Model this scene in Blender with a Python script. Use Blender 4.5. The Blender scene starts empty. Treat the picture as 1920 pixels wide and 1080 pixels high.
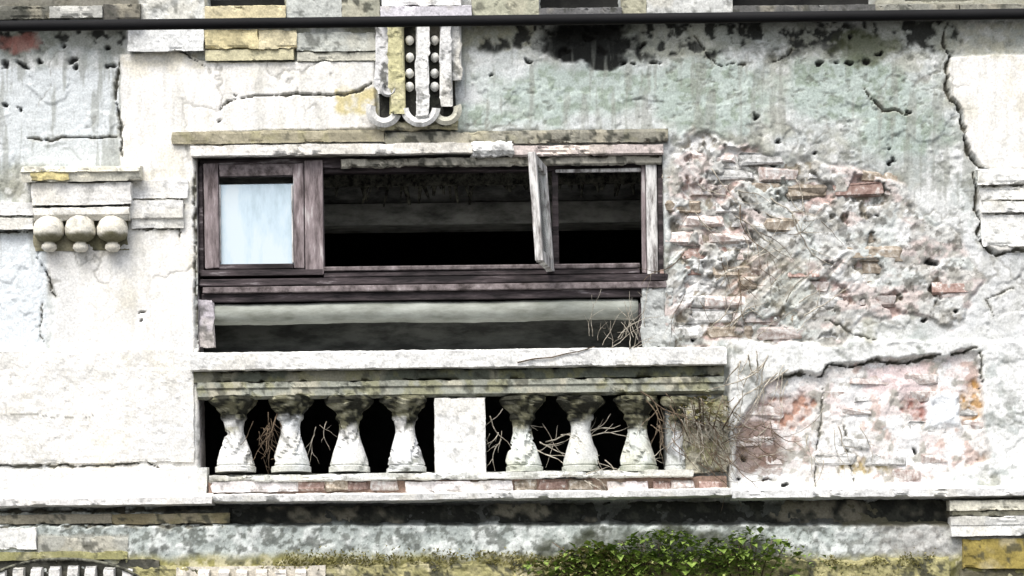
import bpy, math, random
import numpy as np
from mathutils import Matrix, Vector

random.seed(7)
sc = bpy.context.scene
COL = sc.collection

# ------------------------------------------------------------------ camera
D, ZC, Z0 = 16.0, 2.6, 5.0            # distance to the facade, eye height, height of the picture centre
ROLL = math.radians(0.7)
CR, SR = math.cos(ROLL), math.sin(ROLL)
cam_d = bpy.data.cameras.new('camera')
cam = bpy.data.objects.new('camera', cam_d)
COL.objects.link(cam)
cam_d.sensor_width = 36.0
cam_d.lens = 36.0 * D / 6.4
SX = -(Z0 - ZC) * SR / 6.4
SY = (Z0 - ZC) * CR / 6.4
cam_d.shift_x, cam_d.shift_y = SX, SY
cam_d.clip_end = 500.0
cam.matrix_world = Matrix(((CR, SR, 0, 0), (0, 0, -1, -D), (-SR, CR, 0, ZC), (0, 0, 0, 1)))
sc.camera = cam

# ------------------------------------------------------------------ light
SUN_EL, SUN_AZ = math.radians(56), math.radians(-24)     # azimuth from the facade normal, minus = left
w = bpy.data.worlds.new('World'); sc.world = w; w.use_nodes = True
nt = w.node_tree
bg = nt.nodes['Background']
sky = nt.nodes.new('ShaderNodeTexSky'); sky.sky_type = 'NISHITA'; sky.sun_disc = False
sky.sun_elevation = SUN_EL
sd = Vector((math.sin(SUN_AZ) * math.cos(SUN_EL), -math.cos(SUN_AZ) * math.cos(SUN_EL), math.sin(SUN_EL)))
sky.sun_rotation = math.atan2(sd.x, sd.y)
sky.dust_density = 4.0
hs = nt.nodes.new('ShaderNodeHueSaturation'); hs.inputs['Saturation'].default_value = 0.42      # bright thin overcast
nt.links.new(sky.outputs[0], hs.inputs['Color']); nt.links.new(hs.outputs[0], bg.inputs[0]); bg.inputs[1].default_value = 0.13
sl = bpy.data.lights.new('sun', 'SUN'); sl.energy = 1.5; sl.angle = math.radians(28); sl.color = (1.0, 0.965, 0.91)
so = bpy.data.objects.new('sun', sl); COL.objects.link(so)
so.rotation_euler = sd.to_track_quat('Z', 'Y').to_euler()
so.location = (-5, -10, 14)
sc.view_settings.view_transform = 'Standard'
sc.view_settings.look = 'None'
sc.view_settings.exposure = 0.86
sc.view_settings.gamma = 1.0

# ------------------------------------------------------------------ pixel <-> world
def P(px, py, y=0.0):
    """point of the place seen at photograph pixel (px,py) at depth y (facade plane y=0, street at -y)"""
    a = (px - 960) / 1920 + SX; b = (540 - py) / 1920 + SY
    k = 6.4 / D * (D + y)
    return Vector((k * (a * CR + b * SR), y, ZC + k * (-a * SR + b * CR)))

def pix(X, Z):
    X = np.asarray(X, float); Z = np.asarray(Z, float) - Z0
    return 960 + 300 * (X * CR - Z * SR), 540 - 300 * (X * SR + Z * CR)

# ------------------------------------------------------------------ noise
def _hash(ix, iy, iz, seed):
    with np.errstate(over='ignore'):
        n = (ix.astype(np.uint32) * np.uint32(374761393) + iy.astype(np.uint32) * np.uint32(668265263)
             + iz.astype(np.uint32) * np.uint32(2147483647) + np.uint32((seed * 1274126177) & 0xffffffff))
        n = (n ^ (n >> np.uint32(13))) * np.uint32(1274126177)
        n = (n ^ (n >> np.uint32(16))) * np.uint32(2246822519)
        n = n ^ (n >> np.uint32(15))
    return n.astype(np.float64) / 4294967295.0

def vn2(x, y, seed=0):
    x0 = np.floor(x); y0 = np.floor(y)
    fx = x - x0; fy = y - y0
    fx = fx * fx * (3 - 2 * fx); fy = fy * fy * (3 - 2 * fy)
    xi = x0.astype(np.int64); yi = y0.astype(np.int64); z = np.zeros_like(xi)
    a = _hash(xi, yi, z, seed); b = _hash(xi + 1, yi, z, seed)
    c = _hash(xi, yi + 1, z, seed); d = _hash(xi + 1, yi + 1, z, seed)
    return (a * (1 - fx) + b * fx) * (1 - fy) + (c * (1 - fx) + d * fx) * fy

def fbm(x, y, scale, octs=3, seed=0):
    """0..1, scale = size of the largest blobs"""
    s = 0; amp = 1; tot = 0
    x = np.asarray(x, float) / scale + seed * 17.13; y = np.asarray(y, float) / scale + seed * 7.77
    for o in range(octs):
        s = s + amp * vn2(x, y, seed + o * 31); tot += amp
        amp *= 0.55; x = x * 2.03 + 5.2; y = y * 2.03 + 1.3
    return s / tot

def ss(a, b, v):
    t = np.clip((v - a) / (b - a), 0, 1)
    return t * t * (3 - 2 * t)

def rectd(X, Y, x0, y0, x1, y1):           # signed distance, positive inside
    return np.minimum(np.minimum(X - x0, x1 - X), np.minimum(Y - y0, y1 - Y))

def nrect(X, Y, x0, y0, x1, y1, f=6, amp=10, sc_=40, seed=1):
    d = rectd(X, Y, x0, y0, x1, y1)
    if amp: d = d + amp * 2 * (fbm(X, Y, sc_, 4, seed) - 0.5)
    return ss(-f, f, d)

def nell(X, Y, cx, cy, rx, ry, f=6, amp=10, sc_=40, seed=1):
    d = (1 - np.sqrt(((X - cx) / rx) ** 2 + ((Y - cy) / ry) ** 2)) * min(rx, ry)
    if amp: d = d + amp * 2 * (fbm(X, Y, sc_, 4, seed) - 0.5)
    return ss(-f, f, d)

def polylined(X, Y, pts):
    m = np.full(np.shape(X), 1e9)
    for (ax, ay), (bx, by) in zip(pts[:-1], pts[1:]):
        dx, dy = bx - ax, by - ay
        t = np.clip(((X - ax) * dx + (Y - ay) * dy) / (dx * dx + dy * dy + 1e-9), 0, 1)
        m = np.minimum(m, np.hypot(X - ax - t * dx, Y - ay - t * dy))
    return m

def polyd(X, Y, pts):
    m = polylined(X, Y, pts + [pts[0]])
    ins = np.zeros(np.shape(X), bool)
    for (ax, ay), (bx, by) in zip(pts, pts[1:] + [pts[0]]):
        if ay == by: continue
        c = ((ay > Y) != (by > Y)) & (X < (bx - ax) * (Y - ay) / (by - ay) + ax)
        ins ^= c
    return np.where(ins, m, -m)

def npoly(X, Y, pts, f=6, amp=10, sc_=40, seed=1):
    d = polyd(X, Y, pts)
    if amp: d = d + amp * 2 * (fbm(X, Y, sc_, 4, seed) - 0.5)
    return ss(-f, f, d)

def mix(c, col, m):
    return c * (1 - m[..., None]) + np.array(col, float) * m[..., None]

WHITE = (.825, .81, .775); GREY = (.53, .56, .55); MINT = (.40, .475, .435); OLIVE = (.20, .19, .075)
GROWTH_SHADE = (.022, .023, .021); YELL = (.60, .52, .26); BRICKC = (.46, .24, .18); PINK = (.72, .52, .50)

CRACKS_AND_GAP_SHADE = [  # polyline, half width px, depth m
    ([(412, 207), (430, 193), (470, 182), (520, 178), (600, 181), (650, 179), (700, 160)], 3.0, .030),
    ([(430, 172), (450, 184)], 2.0, .02),
    ([(222, 120), (219, 180), (226, 240), (230, 296)], 3.4, .040),
    ([(45, 258), (80, 262), (120, 256), (165, 259), (220, 258)], 2.6, .025),
    ([(320, 92), (345, 100), (365, 116), (390, 130)], 3.2, .03),
    ([(1776, 40), (1770, 85), (1782, 105), (1776, 130), (1772, 160), (1782, 188), (1802, 212), (1806, 250), (1814, 285), (1832, 312), (1850, 318)], 3.6, .045),
    ([(1826, 325), (1830, 390), (1838, 420), (1836, 445), (1850, 466), (1868, 478), (1900, 470), (1960, 468)], 3.6, .045),
    ([(1622, 168), (1632, 185), (1655, 206), (1678, 207), (1698, 217)], 3.6, .035),
    ([(1440, 118), (1462, 116), (1480, 100), (1484, 78)], 2.5, .025),
    ([(1300, 70), (1322, 95), (1345, 120), (1400, 120)], 2.8, .03),
    ([(68, 478), (80, 500), (95, 528), (106, 556)], 3.0, .03),
    ([(85, 556), (76, 590), (74, 630), (92, 646)], 2.0, .015),
    ([(1452, 712), (1490, 700), (1540, 704), (1552, 686), (1600, 688), (1640, 676), (1690, 682), (1760, 668), (1800, 662), (1836, 655)], 3.6, .05),
    ([(1836, 655), (1838, 690), (1835, 730)], 2.8, .03),
    ([(1545, 720), (1540, 780), (1530, 850), (1528, 920)], 2.2, .02),
    ([(1580, 790), (1592, 860), (1600, 915)], 2.2, .02),
    ([(270, 862), (285, 872), (300, 884)], 3.0, .03),
    ([(0, 780), (60, 776), (120, 784), (180, 780)], 1.6, .008),
    ([(58, 343), (150, 342), (250, 341)], 3.6, .02), ([(62, 387), (246, 386)], 3.0, .02), ([(-300, 434), (0, 433), (64, 431)], 4.0, .03),  # moulding gaps, next rows too: their shade drawn in as dark grooves
    ([(-300, 407), (62, 406)], 2.4, .02), ([(244, 374), (342, 373)], 2.6, .02), ([(244, 432), (336, 430)], 2.4, .02), ([(343, 340), (341, 400), (336, 450)], 3.2, .03),
    ([(262, 312), (258, 336), (248, 345)], 2.6, .02), ([(60, 345), (58, 408)], 3.0, .02), ([(246, 345), (245, 410)], 3.0, .02), ([(366, 300), (367, 480), (372, 640)], 2.6, .02),
    ([(-300, 874), (0, 873), (160, 872), (262, 870)], 3.2, .02), ([(1835, 349), (2200, 348)], 2.6, .02), ([(1840, 376), (2200, 375)], 2.2, .02), ([(1846, 400), (2200, 399)], 2.2, .02),
    ([(-300, 959), (0, 958), (210, 956), (400, 953)], 6, .05), ([(-300, 990), (0, 988), (240, 986), (420, 988)], 4, .03),  # shadow line of the left ledge drawn in as dark grooves
    ([(1540, 600), (1575, 612), (1600, 628), (1640, 634)], 2.5, .02),
    ([(1380, 360), (1400, 385), (1425, 400)], 3.2, .03),
    ([(1900, 540), (1850, 560), (1870, 600)], 1.8, .012),
]
HOLES = [(8, 120, 9), (40, 122, 9), (75, 120, 7), (118, 92, 7), (132, 115, 9), (144, 125, 6), (200, 88, 6), (206, 124, 8),
         (12, 200, 6), (40, 203, 4), (995, 112, 8), (1170, 120, 6), (1190, 120, 6), (1228, 116, 8), (1205, 82, 6), (1100, 66, 10),
         (1060, 95, 9), (1130, 90, 12), (1535, 118, 6), (1566, 118, 6), (1596, 72, 7), (1590, 115, 8), (1625, 110, 9), (1650, 100, 6),
         (1455, 265, 7), (1445, 308, 8), (1525, 282, 5), (1665, 280, 6), (1668, 305, 6), (922, 142, 5), (1640, 400, 6), (1642, 441, 5),
         (1292, 438, 8), (1755, 492, 9), (1742, 492, 7), (1552, 492, 7), (1620, 568, 6), (1790, 585, 7), (1730, 602, 6), (1415, 465, 6),
         (1528, 525, 6), (268, 586, 4), (265, 600, 2.5), (1700, 210, 5), (1420, 218, 8), (1300, 640, 6), (1712, 850, 5),
         (412, 226, 5), (660, 70, 6), (1395, 862, 6), (1460, 866, 6), (1440, 900, 6), (1475, 908, 6), (1380, 895, 6)]

ROUGH = [(1250, 290), (1300, 235), (1410, 265), (1560, 300), (1690, 320), (1760, 430), (1840, 520), (1800, 590), (1640, 610), (1540, 640), (1370, 650), (1255, 655)]
PANEL = [(1440, 715), (1490, 702), (1545, 700), (1560, 690), (1640, 678), (1836, 660), (1838, 760), (1850, 860), (1760, 905), (1560, 912), (1380, 900), (1375, 800), (1420, 745)]

def surf(X, Y):
    """weathering and painted shade of the facade by place: relief (m, outward), albedo, speckle"""
    X = np.asarray(X, float); Y = np.asarray(Y, float)
    n90 = fbm(X, Y, 110, 4, 3); n30 = fbm(X, Y, 30, 4, 4); n12 = fbm(X, Y, 12, 3, 5); n6 = fbm(X, Y, 5, 2, 6)
    streak = fbm(X * 3.2, Y * .35, 40, 4, 8)
    h = .006 * (n30 - .5) + .006 * (n12 - .5) + .004 * (n6 - .5)
    col = np.ones(X.shape + (3,)) * np.array(GREY)
    col = mix(col, (.40, .43, .415), ss(.46, .62, n90))
    col = mix(col, (.68, .69, .68), ss(.5, .62, fbm(X, Y, 60, 5, 9)) * .8)
    col = mix(col, (.25, .26, .235), ss(.54, .66, fbm(X, Y, 26, 5, 10)) * .6)
    col = mix(col, (.36, .35, .26), ss(.54, .68, fbm(X, Y, 75, 5, 20)) * .45)
    col = mix(col, (.76, .77, .76), ss(.56, .64, fbm(X, Y, 15, 4, 30)) * .5)
    flake = ss(.50, .53, fbm(X, Y, 85, 5, 7))
    h = h + .007 * flake
    scr = fbm((X + Y) * .71 / 5.0, (X - Y) * .71, 10, 3, 19)
    col = mix(col, (.30, .31, .29), ss(.64, .72, scr) * .5 * ss(1200, 1400, X)); h = h - .003 * ss(.62, .72, scr) * ss(1200, 1400, X)
    spk = np.full(X.shape, .55)
    # left upper wall, bluish
    m = nrect(X, Y, -900, 128, 224, 310, 8, 8, 40, 11); col = mix(col, (.64, .68, .70), m * .85)
    m = nrect(X, Y, 860, 125, 1240, 246, 14, 20, 60, 18); col = mix(col, (.64, .67, .68), m * .6)
    m = nell(X, Y, 1840, 560, 130, 120, 20, 30, 70, 100); col = mix(col, (.70, .71, .72), m * .6)
    # mint washes
    for (cx, cy, rx, ry, s) in [(1100, 165, 160, 45, 12), (1600, 170, 150, 60, 13), (1640, 420, 90, 50, 14), (1690, 250, 80, 40, 15), (940, 220, 120, 25, 16), (1340, 180, 120, 70, 17)]:
        m = nell(X, Y, cx, cy, rx, ry, 16, 26, 50, s); col = mix(col, MINT, m * .8); col = mix(col, (.22, .27, .20), m * ss(.52, .62, fbm(X, Y, 16, 4, s + 60)) * .6)
    fl = ss(.64, .70, fbm(X * .8, Y * 1.4, 12, 3, 99)) * ss(820, 1000, X) * (.12 + .88 * ss(.50, .60, fbm(X, Y, 120, 3, 98)))
    col = mix(col, (.13, .135, .11), fl * .55); h = h - .004 * fl
    # white finishing coat that still holds
    wl = np.maximum(npoly(X, Y, [(226, 104), (330, 95), (390, 118), (702, 116), (706, 243), (366, 252), (366, 660), (96, 660), (108, 556), (72, 480), (96, 440), (228, 440)], 2.5, 3, 18, 21),
                    nrect(X, Y, -900, 656, 372, 1000, 3, 3, 25, 22))
    wr = np.maximum(npoly(X, Y, [(1780, 108), (1776, 140), (1784, 186), (1806, 212), (1808, 250), (1818, 285), (1836, 312), (1860, 318), (2900, 318), (2900, 96), (1860, 104)], 2.5, 3, 18, 23),
                    npoly(X, Y, [(1834, 318), (1836, 400), (1842, 430), (1850, 462), (1872, 474), (2900, 466), (2900, 318)], 2.5, 3, 18, 24))
    # smooth rendered surround of the window, right jamb and panel rim
    wp = np.maximum(nrect(X, Y, 1366, 640, 1920 + 900, 935, 3, 5, 30, 25), 0)
    white = np.clip(wl + wr, 0, 1)
    h = h * (1 - .82 * white) + .030 * white
    col = mix(col, WHITE, white)
    col = mix(col, (.74, .69, .56), white * ss(.58, .72, fbm(X, Y, 70, 4, 26)) * .5)
    col = mix(col, (.64, .65, .645), white * ss(.52, .68, fbm(X, Y, 130, 5, 27)) * .6)
    col = mix(col, (.56, .55, .50), white * ss(.56, .70, fbm(X * 3, Y * .4, 36, 4, 37)) * .35)
    col = mix(col, (.45, .44, .38), white * ss(.60, .70, fbm(X, Y, 40, 5, 38)) * .3)
    hl = (1 - ss(.002, .012, np.abs(fbm(X, Y, 150, 5, 39) - .5))) * ss(.45, .6, fbm(X, Y, 120, 2, 40))
    col = mix(col, (.22, .21, .18), hl * .55); h = h - .004 * hl
    spk = spk * (1 - .86 * white)
    m = nrect(X, Y, -900, 440, 88, 655, 6, 6, 30, 28); col = mix(col, (.70, .745, .77), m); spk = spk * (1 - .5 * m)
    h = h + .055 * wp
    col = mix(col, (.76, .77, .755), wp * ss(.38, .5, fbm(X, Y, 40, 5, 29)))
    # olive / ochre stains
    for (x0, y0, x1, y1, c, a, s) in [(625, 168, 705, 216, YELL, .9, 31), (1790, 45, 1920, 105, (.42, .41, .33), .75, 32), (640, 45, 710, 112, (.36, .36, .27), .7, 33),
                                      (230, 96, 380, 128, (.62, .58, .46), .6, 34), (860, 48, 1000, 90, (.42, .38, .24), .7, 35), (1200, 55, 1330, 105, (.55, .55, .47), .6, 36)]:
        m = nrect(X, Y, x0, y0, x1, y1, 6, 12, 24, s) * (.4 + .6 * ss(.35, .6, n12)); col = mix(col, c, m * a)
    # black growth under the upper ledge, deepened with the ledge's painted shadow
    band = np.maximum(nrect(X, Y, -900, 30, 226, 96, 10, 26, 40, 41), nrect(X, Y, 862, 30, 1790, 96, 12, 34, 45, 42))
    pit = ss(.46, .58, fbm(X, Y, 22, 4, 43)) * band
    col = mix(col, (.20, .21, .165), band * .62); col = mix(col, GROWTH_SHADE, pit * .95); h = h - .014 * pit
    m = nell(X, Y, 1105, 78, 95, 46, 8, 22, 30, 44); col = mix(col, GROWTH_SHADE, m); h = h - .03 * m
    m = nell(X, Y, 1085, 60, 60, 20, 6, 14, 22, 45); h = h - .03 * m
    m = nell(X, Y, 1620, 92, 60, 34, 8, 18, 24, 46); col = mix(col, (.09, .10, .05), m * .8)
    m = nell(X, Y, 40, 82, 38, 18, 5, 12, 22, 47); col = mix(col, (.36, .16, .13), m * .9)
    m = nrect(X, Y, 860, 244, 1250, 268, 5, 8, 24, 48); col = mix(col, (.09, .095, .08), m * .85)
    # run-off streaks
    m = ss(.55, .68, streak) * ss(60, 130, Y) * (1 - ss(330, 620, Y)) * (1 - .75 * white)
    col = mix(col, (.27, .28, .25), m * .6)
    # fallen render: masonry, mortar, lime
    r = npoly(X, Y, ROUGH, 9, 46, 80, 51)
    rg = fbm(X, Y, 26, 5, 53)
    cv = r * ss(.47, .51, fbm(X, Y, 62, 5, 52) + .20 * ss(1480, 1720, X) - .035)
    dirn = np.where(Y < 470, 1.0, -1.0)
    u = (X + dirn * Y) * .7071; v = (X - dirn * Y) * .7071
    hat = fbm(u / 7.0, v, 9, 3, 54)
    hm = r * nell(X, Y, 1420, 470, 190, 200, 20, 30, 60, 55)
    h = h * (1 - r) + r * (cv * (.012 + .022 * (rg - .5)) + (1 - cv) * (-.026 + .030 * (rg - .5)) + .016 * (fbm(X, Y, 9, 2, 50) - .5) + .026 * hm * (hat - .5))
    rc = np.ones(X.shape + (3,)) * np.array((.50, .49, .46))
    rc = mix(rc, (.70, .70, .69), ss(.46, .56, fbm(X, Y, 34, 4, 56)))
    rc = mix(rc, (.56, .40, .36), ss(.47, .60, fbm(X, Y * 2.2, 60, 4, 57)) * .8)
    rc = mix(rc, (.46, .53, .49), ss(.52, .62, fbm(X, Y, 70, 4, 49)) * .5)
    rc = mix(rc, (.24, .21, .16), ss(.56, .64, fbm(X, Y, 22, 4, 58)) * .9)
    rc = mix(rc, (.84, .85, .84), ss(.60, .66, hat) * (.2 + .4 * hm))
    rc = mix(rc, (.13, .12, .10), (1 - ss(.28, .37, hat)) * (.15 + .4 * hm))
    rc = mix(rc, (.60, .62, .61), cv * .4)
    rc = mix(rc, (.10, .095, .08), ss(.60, .66, fbm(X, Y, 13, 3, 60)) * .7)
    rc = mix(rc, (.30, .28, .17), nell(X, Y, 1440, 520, 90, 60, 10, 30, 30, 59) * .22)
    col = col * (1 - r[..., None]) + rc * r[..., None]
    spk = spk * (1 - r) + 1.0 * r
    # broken panel at lower right
    p = npoly(X, Y, PANEL, 4, 9, 30, 61)
    h = h - .045 * p + .030 * p * (fbm(X, Y, 30, 4, 62) - .5)
    pc = np.ones(X.shape + (3,)) * np.array((.72, .70, .68))
    pc = mix(pc, (.74, .66, .645), ss(.46, .60, fbm(X, Y, 60, 4, 63)) * .85)
    pc = mix(pc, (.80, .81, .81), ss(.52, .60, fbm(X, Y, 36, 4, 74)) * .8)
    pc = mix(pc, (.46, .30, .24), ss(.66, .71, fbm(X, Y, 30, 4, 64)) * .6)
    pc = mix(pc, (.34, .33, .29), ss(.60, .68, fbm(X, Y, 20, 4, 65)) * .8)
    pc = mix(pc, (.20, .12, .09), nell(X, Y, 1400, 835, 70, 50, 8, 22, 24, 66) * .75)
    for (cx, cy, rx, ry, c, s) in [(1480, 770, 42, 34, (.40, .20, .13), 67), (1722, 768, 24, 28, (.34, .14, .11), 68), (1822, 764, 24, 40, (.42, .22, .04), 69), (1840, 868, 22, 16, (.22, .15, .09), 70),
                                   (1620, 872, 34, 10, (.36, .26, .08), 71)]:
        m = nell(X, Y, cx, cy, rx, ry, 7, 22, 22, s) * (.45 + .55 * ss(.40, .56, n12)); pc = mix(pc, c, m * .85)
        h = h - .02 * m * p
    m = nrect(X, Y, 1620, 686, 1740, 735, 6, 12, 24, 72); pc = mix(pc, (.74, .60, .60), m * .7)
    m = nrect(X, Y, 1735, 740, 1800, 800, 6, 10, 24, 73); pc = mix(pc, (.80, .84, .87), m * .9); h = h + .02 * m * p
    col = col * (1 - p[..., None]) + pc * p[..., None]
    spk = spk * (1 - p) + .8 * p
    # below the main ledge
    lo = ss(934, 948, Y)
    lc = np.ones(X.shape + (3,)) * np.array((.42, .46, .44))
    big = fbm(X, Y, 26, 4, 81)
    lc = mix(lc, (.66, .69, .67), ss(.44, .60, big) * .8)
    lc = mix(lc, (.10, .11, .095), ss(.52, .62, fbm(X, Y, 12, 4, 82)) * .75)
    lc = mix(lc, (.40, .38, .36), ss(1560, 1700, X) * .6)
    m = nrect(X, Y, 300, 925, 1800, 986, 6, 12, 40, 83); lc = mix(lc, (.035, .036, .032), m * .93)  # ledge shadow painted on the wall as a ragged near-black band
    m = nrect(X, Y, 1580, 940, 1790, 985, 6, 8, 40, 84); lc = mix(lc, (.13, .12, .075), m * .7)
    m = ss(1034, 1056, Y + 22 * (fbm(X, Y, 40, 3, 85) - .5)) * ss(180, 260, X); lc = mix(lc, (.26, .245, .10), m)
    lc = mix(lc, (.50, .47, .32), m * ss(.52, .62, n12) * .8); lc = mix(lc, (.07, .07, .03), m * ss(.58, .68, fbm(X, Y, 20, 3, 86)) * .8)
    m = nell(X, Y, 1240, 1040, 200, 46, 10, 30, 40, 89); lc = mix(lc, (.045, .05, .03), m * .85)  # shade between the weeds painted as a dark patch behind them
    m = ss(985, 1010, Y) * nrect(X, Y, 70, 1005, 245, 1046, 4, 6, 20, 87); lc = mix(lc, (.36, .36, .32), m)
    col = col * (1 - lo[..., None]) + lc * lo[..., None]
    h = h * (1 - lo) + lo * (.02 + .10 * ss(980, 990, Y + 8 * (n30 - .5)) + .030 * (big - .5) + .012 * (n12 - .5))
    spk = spk * (1 - lo) + 1.0 * lo
    m = nrect(X, Y, -900, -60, 262, 16, 5, 5, 20, 92); col = mix(col, (.15, .14, .11), m * .9)
    m = nrect(X, Y, 1640, -60, 2900, 16, 5, 5, 20, 93); col = mix(col, (.27, .26, .19), m * .8)
    # recesses of the upper storey
    for (x0, x1, yb) in [(384, 532, 11), (1012, 1164, 14), (1376, 1640, 9), (-300, -40, 10), (1700, 1820, 0)]:
        m = nrect(X, Y, x0, -120, x1, yb, 3, 2, 12, 91); h = h - .30 * m
    # cracks and holes, plus painted shade in the moulding gaps
    wob = 13 * (fbm(X, Y, 22, 4, 95) - .5); wob2 = 13 * (fbm(X, Y, 22, 4, 96) - .5)
    nw = fbm(X, Y, 13, 3, 97)
    for pts, hw, dep in CRACKS_AND_GAP_SHADE:
        xs = [p_[0] for p_ in pts]; ys = [p_[1] for p_ in pts]
        sel = (X > min(xs) - 20) & (X < max(xs) + 20) & (Y > min(ys) - 20) & (Y < max(ys) + 20)
        if not sel.any(): continue
        d = polylined(X[sel] + wob[sel], Y[sel] + wob2[sel], pts)
        ex = np.minimum(np.hypot(X[sel] - pts[0][0], Y[sel] - pts[0][1]), np.hypot(X[sel] - pts[-1][0], Y[sel] - pts[-1][1]))
        wv = hw * np.clip((nw[sel] - .18) * 2.4, .12, 1.7) * (.35 + .65 * ss(0, 34, ex))
        wv = wv * .8
        m = 1 - ss(wv * .75, wv * 1.25, d)
        h[sel] = h[sel] - dep * m
        col[sel] = mix(col[sel], (.06, .06, .05), m * .95)
        m2 = (1 - ss(wv, wv + 7, d)) * .3 * ss(.4, .6, nw[sel])
        col[sel] = mix(col[sel], (.40, .38, .30), m2)
    for (cx, cy, rr) in HOLES:
        sel = (np.abs(X - cx) < 30) & (np.abs(Y - cy) < 30)
        if not sel.any(): continue
        d = np.hypot((X[sel] - cx + wob[sel] * 2) * .8, (Y[sel] - cy + wob2[sel] * 2) * 1.25)
        m = 1 - ss(rr * .45, rr * 1.0, d)
        h[sel] = h[sel] - .045 * m
        col[sel] = mix(col[sel], (.03, .03, .028), m * .95)
    return h, np.clip(col, .01, .86), spk

# ------------------------------------------------------------------ materials
def newmat(name):
    m = bpy.data.materials.new(name); m.use_nodes = True
    n = m.node_tree.nodes; b = n['Principled BSDF']
    return m, m.node_tree, n, b

def plaster_mat():
    m, t, n, b = newmat('weathered_plaster')
    L = t.links.new
    at = n.new('ShaderNodeAttribute'); at.attribute_name = 'Col'
    geo = n.new('ShaderNodeNewGeometry')
    n1 = n.new('ShaderNodeTexNoise'); n1.inputs['Scale'].default_value = 38; n1.inputs['Detail'].default_value = 6; n1.inputs['Roughness'].default_value = .7
    n2 = n.new('ShaderNodeTexNoise'); n2.inputs['Scale'].default_value = 85; n2.inputs['Detail'].default_value = 3
    L(geo.outputs['Position'], n1.inputs['Vector']); L(geo.outputs['Position'], n2.inputs['Vector'])
    # speckle: dark pits and pale grains, strength from the attribute's alpha
    r1 = n.new('ShaderNodeMapRange'); r1.inputs[1].default_value = .58; r1.inputs[2].default_value = .70
    L(n1.outputs['Fac'], r1.inputs[0])
    mu = n.new('ShaderNodeMath'); mu.operation = 'MULTIPLY'; L(r1.outputs[0], mu.inputs[0]); L(at.outputs['Alpha'], mu.inputs[1])
    mu2 = n.new('ShaderNodeMath'); mu2.operation = 'MULTIPLY'; mu2.inputs[1].default_value = .8; L(mu.outputs[0], mu2.inputs[0])
    mx = n.new('ShaderNodeMix'); mx.data_type = 'RGBA'; L(mu2.outputs[0], mx.inputs['Factor']); L(at.outputs['Color'], mx.inputs['A'])
    mx.inputs['B'].default_value = (.085, .085, .07, 1)
    r2 = n.new('ShaderNodeMapRange'); r2.inputs[1].default_value = .3; r2.inputs[2].default_value = .7; r2.inputs[3].default_value = .80; r2.inputs[4].default_value = 1.16
    L(n2.outputs['Fac'], r2.inputs[0])
    vm = n.new('ShaderNodeVectorMath'); vm.operation = 'SCALE'; L(mx.outputs['Result'], vm.inputs[0]); L(r2.outputs[0], vm.inputs['Scale'])
    L(vm.outputs[0], b.inputs['Base Color'])
    b.inputs['Roughness'].default_value = .93; b.inputs['Specular IOR Level'].default_value = .2
    bp = n.new('ShaderNodeBump'); bp.inputs['Distance'].default_value = .006
    bs = n.new('ShaderNodeMath'); bs.operation = 'MULTIPLY_ADD'; bs.inputs[1].default_value = .6; bs.inputs[2].default_value = .06; L(at.outputs['Alpha'], bs.inputs[0]); L(bs.outputs[0], bp.inputs['Strength'])
    L(n1.outputs['Fac'], bp.inputs['Height']); L(bp.outputs[0], b.inputs['Normal'])
    return m

def noise_mat(name, c1, c2, scale=12, rough=.8, stretch=(1, 1, 1), bump=.4, lo=.4, hi=.62, c3=None, rand=0.0, spec=.3):
    m, t, n, b = newmat(name); L = t.links.new
    tc = n.new('ShaderNodeTexCoord'); mp = n.new('ShaderNodeMapping'); mp.inputs['Scale'].default_value = stretch
    L(tc.outputs['Object'], mp.inputs['Vector'])
    n1 = n.new('ShaderNodeTexNoise'); n1.inputs['Scale'].default_value = scale; n1.inputs['Detail'].default_value = 6; n1.inputs['Roughness'].default_value = .68
    vec = mp.outputs[0]
    oi = n.new('ShaderNodeObjectInfo')
    if rand:
        ad = n.new('ShaderNodeVectorMath'); ad.operation = 'ADD'
        cx = n.new('ShaderNodeCombineXYZ'); mm = n.new('ShaderNodeMath'); mm.operation = 'MULTIPLY'; mm.inputs[1].default_value = 37
        L(oi.outputs['Random'], mm.inputs[0]); L(mm.outputs[0], cx.inputs[0]); L(mm.outputs[0], cx.inputs[2])
        L(vec, ad.inputs[0]); L(cx.outputs[0], ad.inputs[1]); vec = ad.outputs[0]
    L(vec, n1.inputs['Vector'])
    rp = n.new('ShaderNodeValToRGB'); rp.color_ramp.elements[0].position = lo; rp.color_ramp.elements[1].position = hi
    rp.color_ramp.elements[0].color = (*c1, 1); rp.color_ramp.elements[1].color = (*c2, 1)
    if c3:
        e = rp.color_ramp.elements.new(min(.98, hi + .1)); e.color = (*c3, 1)
    L(n1.outputs['Fac'], rp.inputs[0])
    out = rp.outputs[0]
    if rand:
        mr = n.new('ShaderNodeMapRange'); mr.inputs[3].default_value = 1 - rand; mr.inputs[4].default_value = 1 + rand
        L(oi.outputs['Random'], mr.inputs[0])
        vm = n.new('ShaderNodeVectorMath'); vm.operation = 'SCALE'; L(out, vm.inputs[0]); L(mr.outputs[0], vm.inputs['Scale']); out = vm.outputs[0]
    L(out, b.inputs['Base Color'])
    b.inputs['Roughness'].default_value = rough; b.inputs['Specular IOR Level'].default_value = spec
    if bump:
        bp = n.new('ShaderNodeBump'); bp.inputs['Strength'].default_value = bump; bp.inputs['Distance'].default_value = .01
        L(n1.outputs['Fac'], bp.inputs['Height']); L(bp.outputs[0], b.inputs['Normal'])
    return m

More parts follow.
